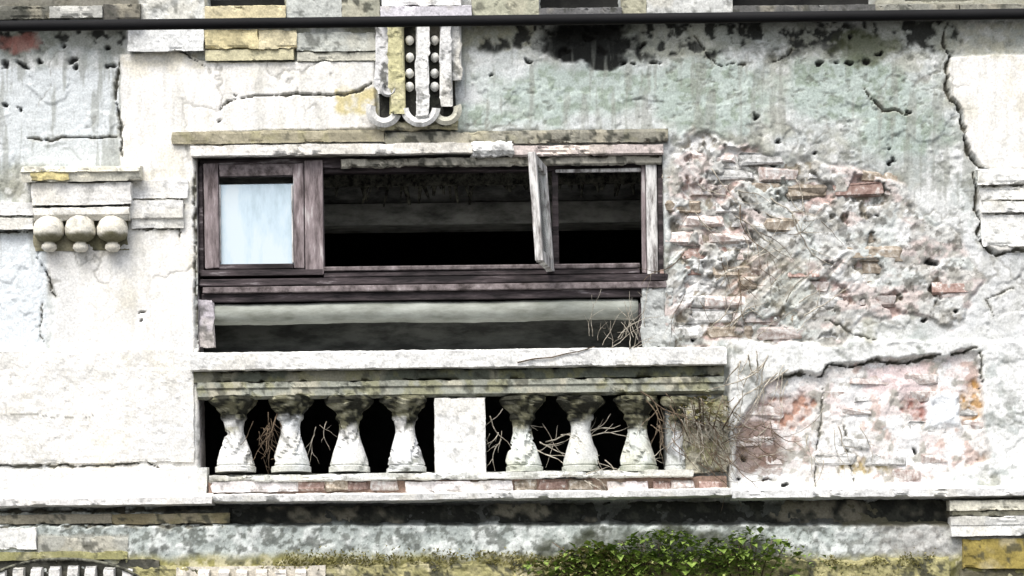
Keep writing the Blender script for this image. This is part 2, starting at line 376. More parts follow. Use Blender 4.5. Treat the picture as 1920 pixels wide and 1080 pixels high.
M = {}
M['plaster'] = plaster_mat()
M['wood'] = noise_mat('peeling_purple_grey_wood', (.06, .048, .047), (.26, .222, .225), 14, .8, (1, 1, 1), .6, .38, .62, (.46, .43, .43))
M['wood_v'] = noise_mat('peeling_wood_upright', (.075, .058, .058), (.30, .252, .258), 22, .8, (1, 1, .18), .6, .36, .58, (.52, .49, .485))
M['wood_dark'] = noise_mat('dark_rotten_wood', (.018, .015, .016), (.085, .068, .072), 20, .85, (.15, 1, 1), .7, .42, .60, (.36, .33, .34))
M['wood_white'] = noise_mat('flaking_white_wood', (.14, .125, .12), (.66, .65, .635), 24, .8, (1, 1, .2), .7, .38, .54, (.80, .79, .77))
M['roll'] = noise_mat('grimy_grey_roll', (.17, .18, .15), (.36, .38, .345), 9, .75, (.3, 1, 1), .4, .34, .60, (.47, .48, .45))
M['pane'] = noise_mat('glass_with_painted_sky', (.33, .43, .49), (.52, .64, .72), 6, .16, (1, 1, .3), .04, .30, .50, (.60, .69, .74), 0, .6)  # sky reflection put into the glass as a pale blue colour
M['glass'] = newmat('dusty_glass')[0]
gb = M['glass'].node_tree.nodes['Principled BSDF']
gb.inputs['Base Color'].default_value = (.75, .8, .8, 1); gb.inputs['Roughness'].default_value = .15; gb.inputs['Transmission Weight'].default_value = .9
M['dark'] = noise_mat('near_black_room_wall', (.010, .010, .010), (.028, .028, .026), 3, .95)  # near-black on every surface of the room
M['beam'] = noise_mat('grey_inner_beam', (.07, .072, .066), (.34, .345, .32), 9, .95, (.4, 1, 1), .6, .34, .62)
M['parapet'] = noise_mat('dim_inner_parapet', (.035, .037, .034), (.10, .105, .095), 12, .95, (.3, 1, 1))
M['rag'] = noise_mat('rotten_ceiling_lath', (.015, .015, .012), (.20, .20, .155), 26, .95)
M['brick'] = [noise_mat('red_brick', (.24, .155, .13), (.40, .29, .255), 20, .95, (1, 1, 1), 1., .38, .54, (.66, .63, .60), .25),
              noise_mat('lime_washed_brick', (.36, .28, .25), (.60, .545, .52), 20, .95, (1, 1, 1), 1., .38, .52, (.76, .75, .73), .2),
              noise_mat('buff_brick', (.20, .165, .125), (.43, .37, .30), 20, .95, (1, 1, 1), 1., .38, .54, (.64, .62, .58), .25),
              noise_mat('grey_limed_brick', (.24, .24, .225), (.56, .56, .55), 20, .95, (1, 1, 1), 1., .38, .52, (.76, .76, .75), .2)]
M['twig'] = noise_mat('dead_grey_twig', (.26, .23, .18), (.58, .54, .46), 30, .9, (1, 1, 1), .3, .4, .6, None, .3)
M['twig_brown'] = noise_mat('dry_brown_twig', (.15, .115, .08), (.36, .29, .21), 30, .9, (1, 1, 1), .3, .4, .6, None, .3)
M['twig_dark'] = noise_mat('dark_brown_added_stem', (.07, .05, .035), (.20, .15, .10), 30, .9, (1, 1, 1), .3, .4, .6, None, .3)
M['leaf'] = noise_mat('green_weed_leaf', (.075, .125, .02), (.24, .34, .065), 14, .5, (1, 1, 1), 0, .4, .58, (.46, .50, .20), .1, .4)
M['leaf_dry'] = noise_mat('olive_dry_leaf', (.10, .095, .03), (.30, .27, .13), 9, .7, (1, 1, 1), 0, .4, .62)
M['moss'] = noise_mat('olive_moss', (.16, .15, .05), (.36, .33, .13), 25, 1., (1, 1, 1), .5, .38, .62, (.42, .39, .20))
M['cable'] = noise_mat('black_cable_sheath', (.005, .005, .006), (.010, .010, .011), 6, .75, (.2, 1, 1), .1, .4, .6, None, 0, .2)
M['asphalt'] = noise_mat('asphalt', (.04, .04, .042), (.065, .065, .066), 60, .95)

# ------------------------------------------------------------------ mesh helpers
def tag(o, label=None, cat=None, group=None, kind=None):
    if label: o['label'] = label
    if cat: o['category'] = cat
    if group: o['group'] = group
    if kind: o['kind'] = kind
    return o

def empty(name, loc=(0, 0, 0)):
    o = bpy.data.objects.new(name, None); COL.objects.link(o); o.location = loc; o.empty_display_size = .2
    return o

def mk(name, v, f, mat, parent=None, cols=None, smooth=False):
    me = bpy.data.meshes.new(name)
    v = np.asarray(v, np.float32)
    if isinstance(f, np.ndarray):
        nf, k = f.shape
        me.vertices.add(len(v)); me.vertices.foreach_set('co', v.ravel())
        me.loops.add(nf * k); me.loops.foreach_set('vertex_index', f.ravel().astype(np.int32))
        me.polygons.add(nf); me.polygons.foreach_set('loop_start', np.arange(0, nf * k, k, dtype=np.int32))
        me.polygons.foreach_set('loop_total', np.full(nf, k, np.int32))
        me.update(calc_edges=True)
    else:
        me.from_pydata([tuple(map(float, q)) for q in v], [], f); me.update()
    if smooth: me.polygons.foreach_set('use_smooth', np.ones(len(me.polygons), bool))
    if cols is not None:
        a = me.color_attributes.new('Col', 'FLOAT_COLOR', 'POINT')
        a.data.foreach_set('color', np.asarray(cols, np.float32).ravel())
    me.materials.append(mat)
    o = bpy.data.objects.new(name, me); COL.objects.link(o)
    if parent is not None: o.parent = parent
    return o

def plcol(v, base, spk=.5, dirt=.5, moss=0., use_map=0., seed=1, stain=.5, mosscol=(.24, .23, .10)):
    """albedo of a plaster part: its own colour, with stains, black growth and moss by place"""
    v = np.asarray(v, float)
    X, Y = pix(v[:, 0], v[:, 2]); yy = v[:, 1] * 300
    A = X + yy * .7; B = Y + yy * .9
    c = np.ones((len(v), 3)) * np.array(base)
    c = mix(c, np.array(base) * .78, ss(.46, .62, fbm(A, B, 40, 4, seed + 200)) * stain)
    c = mix(c, (.60, .55, .42), ss(.55, .68, fbm(A, B, 60, 4, seed + 205)) * stain * .55)
    if moss:
        c = mix(c, mosscol, ss(.62 - .3 * moss, .74 - .3 * moss, fbm(A, B, 22, 4, seed + 210)) * min(1, moss * 1.3))
    c = mix(c, (.05, .052, .042), ss(.70 - .26 * dirt, .80 - .26 * dirt, fbm(A, B, 16, 4, seed + 220)) * min(1, .3 + dirt))
    if use_map:
        _, mc, _ = surf(X, Y); c = c * (1 - use_map) + mc * use_map
    return np.concatenate([np.clip(c, .01, .86), np.full((len(v), 1), spk)], 1)

def moulding(name, px0, px1, prof, base, parent, y_in=.05, rough=.006, chip=.02, seed=1, step=3.2, mat=None, spk=.5, dirt=.4, moss=0., stain=.5, sag=0., mosscol=(.24, .23, .10), end_noise=3, use_map=0.):
    """a worn run of moulding: profile [(py, d)] (d = metres out from the facade plane) swept along x"""
    cx = (min(max(px0, 0), 1920) + min(max(px1, 0), 1920)) / 2
    pts = []
    P0 = [(prof[0][0], -y_in)] + list(prof) + [(prof[-1][0], -y_in)]
    for (ya, da), (yb, db) in zip(P0[:-1], P0[1:]):
        ln = math.hypot(yb - ya, (db - da) * 300); n = max(1, int(round(ln / (step * 1.2))))
        for k in range(n): pts.append((ya + (yb - ya) * k / n, da + (db - da) * k / n))
    pts.append(P0[-1])
    prof_w = np.array([(P(cx, a, -d)[2], -d) for a, d in pts])
    midp = prof[len(prof) // 2]
    X0 = P(px0, midp[0], -midp[1])[0]; X1 = P(px1, midp[0], -midp[1])[0]
    nx = max(2, int((px1 - px0) / step)); xs = np.linspace(X0, X1, nx + 1)
    n = len(prof_w)
    XX, _ = np.meshgrid(xs, np.arange(n), indexing='ij')
    ZZ = np.broadcast_to(prof_w[:, 0], XX.shape).copy(); YY = np.broadcast_to(prof_w[:, 1], XX.shape).copy()
    XX = XX.copy()
    # outward normals of the profile, for wear
    t = np.gradient(prof_w, axis=0); nn = np.stack([-t[:, 1], t[:, 0]], 1)  # (z,y) -> rotate
    ln = np.hypot(nn[:, 0], nn[:, 1]) + 1e-9; nn /= ln[:, None]
    cz, cy = prof_w[:, 0].mean(), prof_w[:, 1].mean()
    if ((prof_w[:, 0] - cz) * nn[:, 0] + (prof_w[:, 1] - cy) * nn[:, 1]).sum() < 0: nn = -nn
    arc = np.concatenate([[0], np.cumsum(np.hypot(np.diff(prof_w[:, 0]), np.diff(prof_w[:, 1])))]) * 300
    A = (XX - X0) * 300 + seed * 911; B = np.broadcast_to(arc, XX.shape)
    disp = rough * 2 * (fbm(A, B, 26, 4, seed) - .5) + rough * .8 * (fbm(A, B, 7, 2, seed + 3) - .5)
    cur = np.zeros(n)
    dz = np.gradient(t[:, 0] / ln); dy = np.gradient(t[:, 1] / ln); cur = np.clip(np.hypot(dz, dy) * 1.2, 0, 1)
    ch = ss(.56, .68, fbm(A, B, 34, 4, seed + 7))
    disp = disp - chip * ch * (.25 + .75 * cur)
    disp[:, 0] = 0; disp[:, -1] = 0
    ZZ += disp * nn[:, 0]; YY += disp * nn[:, 1]
    ZZ += sag * (fbm(A, np.zeros_like(A), 160, 2, seed + 11) - .5)
    en = end_noise / 300 * (fbm(B, A * 0, 12, 3, seed + 13) - .5) * 2
    XX[0] += en[0]; XX[-1] += en[-1]
    v = np.stack([XX, YY, ZZ], -1).reshape(-1, 3)
    i = np.arange(nx)[:, None] * n + np.arange(n - 1)[None, :]
    f = np.stack([i, i + n, i + n + 1, i + 1], -1).reshape(-1, 4)
    fl = [tuple(q) for q in f.tolist()]
    fl.append(tuple(range(n))); fl.append(tuple(nx * n + k for k in reversed(range(n))))
    cols = plcol(v, base, spk, dirt, moss, use_map, seed, stain, mosscol) if mat is None else None
    o = mk(name, v, fl, mat or M['plaster'], parent, cols)
    return o

def slab(name, x0, y0, x1, y1, d, base, parent, **k):
    return moulding(name, x0, x1, [(y0, d), (y1, d)], base, parent, **k)

def boxw(name, lo, hi, mat, parent, jit=.0, bev=.004, seg=1):
    """bevelled box in world coordinates"""
    import bmesh
    bm = bmesh.new(); bmesh.ops.create_cube(bm, size=1)
    for q in bm.verts:
        q.co = Vector([lo[k] + (q.co[k] + .5) * (hi[k] - lo[k]) for k in range(3)])
    if bev: bmesh.ops.bevel(bm, geom=list(bm.edges), offset=bev, segments=1, affect='EDGES')
    for q in bm.verts: q.co += Vector((random.uniform(-jit, jit), random.uniform(-jit, jit), random.uniform(-jit, jit)))
    me = bpy.data.meshes.new(name); bm.to_mesh(me); bm.free(); me.materials.append(mat)
    o = bpy.data.objects.new(name, me); COL.objects.link(o); o.parent = parent
    return o

def pbox(name, x0, y0, x1, y1, ya, yb, mat, parent, **k):
    """box from photo rectangle, front face at depth ya, back at yb"""
    c = P((x0 + x1) / 2, (y0 + y1) / 2, ya); s = (D + ya) / D / 300
    hw = (x1 - x0) / 2 * s; hh = (y1 - y0) / 2 * s
    return boxw(name, (c.x - hw, ya, c.z - hh), (c.x + hw, yb, c.z + hh), mat, parent, **k)

def tube(name, pts, rad, mat, parent, sides=5, taper=.4):
    pts = [Vector(p) for p in pts]; n = len(pts); v = []; f = []
    for i, p in enumerate(pts):
        t = (pts[min(i + 1, n - 1)] - pts[max(i - 1, 0)]).normalized()
        a = t.orthogonal().normalized() if abs(t.y) > .95 else t.cross(Vector((0, 1, 0))).normalized()
        b = t.cross(a)
        r = rad * (1 - (1 - taper) * i / (n - 1))
        for k in range(sides):
            an = 2 * math.pi * k / sides; v.append(p + a * math.cos(an) * r + b * math.sin(an) * r)
    for i in range(n - 1):
        for k in range(sides):
            k2 = (k + 1) % sides; f.append((i * sides + k, i * sides + k2, (i + 1) * sides + k2, (i + 1) * sides + k))
    f.append(tuple(reversed(range(sides)))); f.append(tuple((n - 1) * sides + k for k in range(sides)))
    return mk(name, v, f, mat, parent, smooth=True)

def lathe(name, cx, prof, y, base, parent, seg=28, seed=1, rough=.006, lean=0., chip=.004, **k):
    """prof: [(py, radius px)] turned about a vertical axis at depth y"""
    pts = []
    for (ya, ra), (yb, rb) in zip(prof[:-1], prof[1:]):
        n = max(1, int(math.hypot(yb - ya, rb - ra) / 3.2))
        for q in range(n): pts.append((ya + (yb - ya) * q / n, ra + (rb - ra) * q / n))
    pts.append(prof[-1]); n = len(pts)
    cy = (prof[0][0] + prof[-1][0]) / 2; x0 = P(cx, cy, y)[0]
    v = []
    for j, (py, r) in enumerate(pts):
        z = P(cx, py, y)[2]
        for s in range(seg):
            a = 2 * math.pi * s / seg
            v.append((x0 + lean * (py - cy) / 300 + r / 300 * math.cos(a), y + r / 300 * math.sin(a), z))
    v = np.array(v)
    ang = np.tile(np.arange(seg) / seg * 2 * np.pi, n); zz = np.repeat(np.array([p_[0] for p_ in pts]), seg)
    A = np.cos(ang) * 40 + zz * .7 + seed * 97; B = np.sin(ang) * 40 + zz
    d = rough * 2 * (fbm(A, B, 24, 4, seed) - .5) - chip * ss(.58, .62, fbm(A, B, 26, 3, seed + 5))
    v[:, 0] += d * np.cos(ang); v[:, 1] += d * np.sin(ang)
    f = []
    for j in range(n - 1):
        for s in range(seg):
            s2 = (s + 1) % seg; f.append((j * seg + s, j * seg + s2, (j + 1) * seg + s2, (j + 1) * seg + s))
    f.append(tuple(range(seg))); f.append(tuple((n - 1) * seg + q for q in reversed(range(seg))))
    cols = plcol(v, base, seed=seed, **k)
    return v, f, cols

# ------------------------------------------------------------------ the street below
mk('street', [(-60, -60, 0), (60, -60, 0), (60, .4, 0), (-60, .4, 0)], [(0, 1, 2, 3)], M['asphalt'])
tag(bpy.data.objects['street'], kind='structure')

# ------------------------------------------------------------------ the building
B = empty('building', (0, 0, 0))
tag(B, 'decaying white stucco facade with a broken window above a crumbling balustrade', 'building')

OPEN = (372, 290, 1246, 886)
oa = P(OPEN[0], (OPEN[1] + OPEN[3]) / 2); ob = P(OPEN[2], (OPEN[1] + OPEN[3]) / 2)
oc = P((OPEN[0] + OPEN[2]) / 2, OPEN[1]); od = P((OPEN[0] + OPEN[2]) / 2, OPEN[3])
OX0, OX1, OZ1, OZ0 = oa.x, ob.x, oc.z, od.z
def lines(lo, a, b, hi, extra, fine, coarse):
    g = np.concatenate([np.arange(lo, a, coarse), np.arange(a, b, fine), np.arange(b, hi + coarse, coarse)])
    for e in extra:
        i = np.argmin(np.abs(g - e)); g[i] = e
    return g
gx = lines(-6.2, -3.35, 3.35, 6.2, (OX0, OX1), .0078, .05)
gz = lines(0, Z0 - 1.92, Z0 + 1.92, 8.6, (OZ0, OZ1), .0078, .05)
GX, GZ = np.meshgrid(gx, gz, indexing='ij')
PX, PY = pix(GX, GZ)
hh, cc, sp = surf(PX, PY)
# upper part of the facade beyond the frame calms down
v = np.stack([GX, -hh, GZ], -1).reshape(-1, 3)
nz = len(gz)
I = np.arange(len(gx) - 1)[:, None] * nz + np.arange(nz - 1)[None, :]
cxm = (gx[:-1] + gx[1:])[:, None] / 2; czm = (gz[:-1] + gz[1:])[None, :] / 2
keep = ~((cxm > OX0) & (cxm < OX1) & (czm > OZ0) & (czm < OZ1))
F = np.stack([I, I + nz, I + nz + 1, I + 1], -1)[keep]
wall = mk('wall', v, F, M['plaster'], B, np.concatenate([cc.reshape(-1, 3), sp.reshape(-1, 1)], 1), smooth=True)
wall['label'] = 'stained white and grey plaster wall, render fallen off at right'

# --- room behind the opening
def inner(name, lo, hi, mat): return boxw(name, lo, hi, mat, B, bev=0)
T = .25
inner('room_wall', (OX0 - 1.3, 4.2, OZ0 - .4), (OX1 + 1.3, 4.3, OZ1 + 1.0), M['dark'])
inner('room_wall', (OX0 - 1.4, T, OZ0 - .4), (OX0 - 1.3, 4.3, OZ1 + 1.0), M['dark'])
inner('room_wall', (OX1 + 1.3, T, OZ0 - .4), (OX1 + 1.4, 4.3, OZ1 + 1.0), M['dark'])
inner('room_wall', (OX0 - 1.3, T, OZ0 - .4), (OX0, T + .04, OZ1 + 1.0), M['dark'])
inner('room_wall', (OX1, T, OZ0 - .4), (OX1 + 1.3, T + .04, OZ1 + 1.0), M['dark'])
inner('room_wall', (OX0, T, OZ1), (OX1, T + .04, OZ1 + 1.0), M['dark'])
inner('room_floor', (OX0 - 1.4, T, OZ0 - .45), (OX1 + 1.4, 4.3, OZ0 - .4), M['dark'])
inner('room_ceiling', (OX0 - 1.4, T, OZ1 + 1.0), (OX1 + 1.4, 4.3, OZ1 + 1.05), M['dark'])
# reveals of the opening
def reveal(name, lo, hi, base, seed):
    n = 40
    ax = 0 if hi[0] - lo[0] > hi[2] - lo[2] else 2
    us = np.linspace(0, 1, 160); ws = np.linspace(0, 1, 14)
    U, W = np.meshgrid(us, ws, indexing='ij')
    dn = .008 * (fbm(U * 400, W * 75, 14, 3, seed) - .5)
    if ax == 0: vv = np.stack([lo[0] + U * (hi[0] - lo[0]), lo[1] + W * (hi[1] - lo[1]), lo[2] + dn], -1)
    else: vv = np.stack([lo[0] + dn, lo[1] + W * (hi[1] - lo[1]), lo[2] + U * (hi[2] - lo[2])], -1)
    vv = vv.reshape(-1, 3); m_ = 14
    i = np.arange(159)[:, None] * m_ + np.arange(13)[None, :]
    ff = np.stack([i, i + m_, i + m_ + 1, i + 1], -1).reshape(-1, 4)
    return mk(name, vv, ff, M['plaster'], B, plcol(vv, base, .6, .45, 0, 0, seed))
reveal('reveal', (OX0 + .002, -.03, OZ0), (OX0 + .002, T, OZ1), (.45, .42, .43), 301)
reveal('reveal', (OX1 - .002, -.02, OZ0), (OX1 - .002, T, OZ1), (.52, .53, .52), 302)
reveal('reveal', (OX0, -.02, OZ1 - .002), (OX1, T, OZ1 - .002), (.30, .29, .26), 303)
reveal('reveal', (OX0, -.02, OZ0 + .002), (OX1, T, OZ0 + .002), (.30, .30, .26), 304)
# inner beam with rotten laths hanging before it
pbox('inner_beam', 372, 380, 1246, 421, .9, 1.2, M['beam'], B, jit=.004)
pbox('inner_wall', 372, 300, 1246, 379, .93, 1.2, M['beam'], B, jit=.004)
for k in range(64):
    x = 612 + k * 9.7 + random.uniform(-5, 5); w_ = random.uniform(7, 24); ln = random.uniform(2, 38) * (1.3 if 640 < x < 900 else .8)
    y = .5 + random.uniform(0, .25)
    a = P(x, 318, y); b = P(x + random.uniform(-12, 12), 340 + ln, y + random.uniform(-.05, .05)); m = (a + b) / 2 + Vector((random.uniform(-.03, .03), 0, 0))
    tube('lath', [a, m, b], w_ / 600, M['rag'], B, 5, .3)
pbox('lath_board', 600, 300, 1246, 346, .52, .56, M['rag'], B)

# --- string courses and mouldings of the left pilaster
slab('string_course', -760, 380, 62, 404, .035, (.78, .78, .77), B, seed=11, dirt=.1, chip=.01)
slab('string_course', -760, 409, 62, 430, .055, (.80, .80, .78), B, seed=12, dirt=.1, chip=.01)
slab('string_course', 246, 338, 352, 372, .050, (.79, .79, .78), B, seed=13, dirt=.1, chip=.008)
moulding('string_course', 246, 344, [(376, .075), (408, .072), (411, .055), (428, .05)], (.81, .81, .79), B, seed=14, dirt=.1, chip=.008)
corb = empty('corbel'); corb.parent = B
moulding('abacus', 40, 262, [(312, .16), (322, .17), (324, .155), (340, .145)], (.70, .68, .58), corb, seed=15, dirt=.2, moss=.0, chip=.014)
slab('lichen_patch', 62, 318, 132, 337, .158, YELL, corb, seed=16, dirt=.3, chip=.02, rough=.012, end_noise=14)
moulding('corbel_block', 60, 246, [(342, .125), (384, .12)], (.80, .79, .76), corb, seed=17, dirt=.1, chip=.008)
moulding('corbel_moulding', 64, 243, [(389, .14), (402, .14), (408, .115), (414, .1)], (.80, .78, .72), corb, seed=18, dirt=.12, chip=.01)
slab('corbel_back', 64, 412, 240, 470, .036, (.20, .19, .12), corb, seed=19, dirt=.5)
def ball(cx, cy, r, d, parent, seed, name='drop'):
    prof = [(cy - r * 1.1, r * .60), (cy - r * .8, r * .88), (cy - r * .35, r * 1.0), (cy + r * .05, r * .98), (cy + r * .32, r * .82), (cy + r * .45, r * .60),
            (cy + r * .55, r * .34), (cy + r * .66, r * .34), (cy + r * .72, r * .46), (cy + r * .95, r * .50), (cy + r * 1.15, r * .34), (cy + r * 1.22, r * .1)]
    v, f, c = lathe(name, cx, prof, -d, (.80, .77, .68), parent, 26, seed, .002, dirt=.12, spk=.3, stain=.4)
    X, Y = pix(v[:, 0], v[:, 2]); m = ss(cy + r * .1, cy + r * .35, Y + 12 * (fbm(X, Y, 10, 3, seed) - .5)) * (1 - ss(cy + r * .7, cy + r * .8, Y))
    c[:, :3] = mix(c[:, :3], (.15, .14, .07), m * .9)
    return mk(name, v, f, M['plaster'], parent, c, True)
for k, cx in enumerate((92, 151, 211)): ball(cx, 438, 29, .075, corb, 21 + k)

# --- right pilaster's mouldings
for k, (a, b, d) in enumerate([(318, 346, .075), (352, 374, .05), (378, 398, .065), (403, 462, .045)]):
    slab('capital_moulding', 1836 + 3 * k, a, 2680, b, d, (.80, .80, .77), B, seed=31 + k, dirt=.08, chip=.02, end_noise=7)

# --- frieze blocks and upper ledge
slab('frieze_block', 384, 56, 484, 92, .075, (.68, .60, .36), B, seed=41, dirt=.15, stain=.6)
slab('frieze_block', 485, 56, 556, 92, .072, (.70, .63, .43), B, seed=42, dirt=.15, stain=.6)
slab('frieze_block', 386, 93, 552, 113, .055, (.60, .56, .38), B, seed=43, dirt=.25)
slab('frieze_block', 557, 60, 706, 96, .05, (.52, .54, .50), B, seed=44, dirt=.3)
slab('frieze_block', 557, 97, 706, 114, .04, (.55, .54, .46), B, seed=45, dirt=.3)
slab('frieze_block', 240, 52, 382, 96, .085, (.74, .75, .74), B, seed=46, dirt=.12)
for k, (a, b, y0, y1, d, c, dr) in enumerate([(-760, 92, 12, 36, .13, (.10, .10, .085), .6), (93, 192, 12, 33, .15, (.44, .44, .41), .2), (193, 262, 8, 40, .13, (.12, .115, .10), .5),
        (263, 384, -40, 36, .10, (.66, .67, .64), .25), (385, 536, 11, 40, .12, (.62, .55, .36), .15), (537, 640, -40, 40, .10, (.52, .54, .51), .3), (641, 712, -40, 44, .10, (.36, .36, .29), .55),
        (713, 884, 12, 38, .16, (.62, .60, .64), .1), (885, 1010, -40, 40, .10, (.44, .44, .34), .3), (1011, 1166, 15, 40, .13, (.15, .15, .15), .5), (1167, 1212, -40, 40, .10, (.38, .37, .28), .4),
        (1213, 1374, -40, 36, .10, (.58, .59, .57), .3), (1375, 1642, 10, 32, .13, (.13, .13, .125), .4), (1643, 1800, 8, 30, .10, (.24, .24, .21), .4), (1801, 2680, 8, 28, .11, (.24, .235, .20), .35)]):
    slab('upper_ledge_block', a, y0, b, y1, d + (.03 if (b < 263 or a > 880) else 0), c, B, seed=51 + k, dirt=dr, chip=.02)
slab('pedestal_foot', 716, -60, 864, 11, .13, (.82, .82, .80), B, seed=71, dirt=.05)
# --- hood mould over the window
hood = empty('hood_mould'); hood.parent = B
moulding('hood_band', 322, 720, [(245, .055), (250, .06), (268, .058)], (.36, .33, .24), hood, seed=73, dirt=.25, moss=.25, chip=.015, stain=.7)
moulding('hood_band', 721, 1252, [(245, .05), (250, .055), (269, .05)], (.30, .29, .24), hood, seed=74, dirt=.55, moss=.15, chip=.03, stain=.7)
moulding('hood_fillet', 358, 886, [(270, .078), (289, .075), (292, .05)], (.82, .80, .76), hood, seed=75, dirt=.12, chip=.02)
moulding('hood_fillet', 962, 1244, [(272, .065), (288, .06), (292, .04)], (.66, .58, .55), hood, seed=76, dirt=.35, chip=.035)
moulding('plaster_lump', 886, 962, [(264, .05), (272, .10), (282, .10), (294, .07)], (.82, .82, .80), hood, seed=77, dirt=.1, chip=.03, rough=.02, end_noise=10)
moulding('lintel_edge', 640, 1240, [(295, .02), (308, .022), (312, .01)], (.42, .40, .34), hood, seed=78, dirt=.5, chip=.03, rough=.01)

# --- console with two beaded channels
con = empty('console'); con.parent = B
def rib(name, xa, xb, ya, yb, d, base, seed, dirt=.3, **k): return slab(name, xa, ya, xb, yb, d, base, con, seed=seed, step=2.4, dirt=dirt + .16, chip=.028, rough=.009, spk=.9, end_noise=8, **k)
rib('console_back', 716, 852, 44, 236, .05, (.03, .03, .027), 81, dirt=.5)
rib('rib', 706, 732, 44, 176, .10, (.66, .66, .66), 82, dirt=.35)
rib('rib', 732, 757, 44, 214, .135, (.60, .57, .34), 83, dirt=.2, moss=.2)
rib('rib', 782, 804, 44, 222, .145, (.78, .78, .76), 84, dirt=.12)
rib('rib', 828, 846, 44, 200, .135, (.72, .72, .71), 85, dirt=.2)
rib('rib', 846, 864, 44, 150, .10, (.62, .62, .60), 86, dirt=.25)
for cx in (768, 815):
    for k, cy in enumerate((76, 108, 138, 163)):
        v, f, c = lathe('bead', cx, [(cy - 9, 2), (cy - 7, 6), (cy - 2, 8.5), (cy + 3, 8), (cy + 7, 5), (cy + 9, 1.5)], -.075, (.78, .78, .74), con, 14, 87 + k, .001, dirt=.1, spk=.2)
        mk('bead', v, f, M['plaster'], con, c, True)
def scroll(cx, cy, r0, r1, wd, d, a0, a1, seed, base):
    """a curved bar in the facade plane (end of the console)"""
    n = 22; v = []; f = []
    for i in range(n + 1):
        a = a0 + (a1 - a0) * i / n
        for (r, dd) in ((r0, d - .05), (r0, d), ((r0 + r1) / 2, d + .015), (r1, d), (r1, d - .05)):
            p = P(cx + r * math.cos(a), cy + r * math.sin(a), -dd); v.append(p)
    for i in range(n):
        for k in range(4): f.append((i * 5 + k, (i + 1) * 5 + k, (i + 1) * 5 + k + 1, i * 5 + k + 1))
    v = np.array(v); mk('scroll', v, f, M['plaster'], con, plcol(v, base, .4, .2, 0, 0, seed))
scroll(788, 200, 22, 38, 0, .12, math.radians(5), math.radians(175), 91, (.80, .80, .78))
scroll(720, 205, 16, 34, 0, .10, math.radians(20), math.radians(200), 92, (.60, .60, .58))
scroll(836, 205, 14, 30, 0, .10, math.radians(-20), math.radians(150), 93, (.58, .57, .48))
scroll(728, 165, 8, 17, 0, .12, math.radians(-90), math.radians(230), 94, (.55, .55, .55))
moulding('console_base', 712, 858, [(226, .06), (236, .09), (244, .07)], (.40, .38, .27), con, seed=95, dirt=.5, moss=.3, rough=.014)

# --- window
win = empty('window'); win.parent = B
def wb(name, x0, y0, x1, y1, ya, yb, mat, parent=win, **k): return pbox(name, x0, y0, x1, y1, ya, yb, M[mat], parent, jit=.0022, **k)
wb('frame_head', 374, 293, 1244, 312, .03, .12, 'wood_dark')
wb('frame_jamb', 373, 313, 381, 514, .02, .12, 'wood_dark')
wb('mullion', 572, 300, 606, 514, .0, .10, 'wood_v')
wb('frame_jamb', 1203, 300, 1211, 512, .03, .12, 'wood_v')
wb('frame_jamb', 1212, 297, 1232, 520, .0, .12, 'wood_white')
wb('frame_jamb', 1234, 294, 1245, 524, .01, .12, 'wood_dark')
wb('mullion', 1036, 312, 1047, 497, .06, .12, 'wood_dark')
wb('frame_rail', 607, 497, 1200, 505, .0, .10, 'wood')
wb('frame_rail', 607, 507, 1200, 516, .01, .10, 'wood_dark')
wb('frame_rail', 607, 312, 1203, 321, .05, .12, 'wood_dark')
wb('frame_rail', 1042, 316, 1203, 322, .03, .06, 'wood_white')
wb('frame_sill', 376, 505, 606, 517, .0, .12, 'wood_dark')
wb('sill_board', 374, 518, 1252, 531, -.01, .14, 'wood_dark')
wb('sill_board', 380, 533, 1250, 544, -.025, .14, 'wood')
wb('sill_board', 378, 546, 1248, 561, .0, .14, 'wood_dark')
cas = empty('casement'); cas.parent = B
def cb(*a): return wb(*a, parent=cas)
cb('stile', 383, 306, 410, 503, .005, .05, 'wood_v')
cb('stile', 551, 306, 570, 503, .005, .05, 'wood_v')
cb('top_rail', 411, 308, 550, 330, .007, .05, 'wood')
cb('bottom_rail', 411, 494, 550, 504, .007, .05, 'wood_dark')
cb('putty', 411, 346, 414, 493, .030, .044, 'wood_white'); cb('putty', 547, 346, 550, 493, .030, .044, 'wood_white')
cb('pane', 405, 345, 555, 498, .045, .052, 'pane')
# open sash, swung out and seen almost edge-on, sagging
sash = empty('open_sash', P(1026, 412, .02)); sash.parent = B
def sb(name, lo, hi, mat):
    return boxw(name, lo, hi, mat, sash, jit=.002, bev=.003)
sb('stile', (-.045, -.024, -.33), (0, .024, .33), M['wood_white'])
sb('stile', (-.50, -.024, -.33), (-.44, .024, .33), M['wood_white'])
sb('top_rail', (-.44, -.02, .27), (-.045, .02, .33), M['wood_white'])
sb('bottom_rail', (-.44, -.02, -.33), (-.045, .02, -.26), M['wood_white'])
sb('pane', (-.44, -.003, -.26), (-.045, .003, .27), M['glass'])
sash.rotation_mode = 'ZYX'
sash.rotation_euler = (0, math.radians(-3.4), math.radians(81))

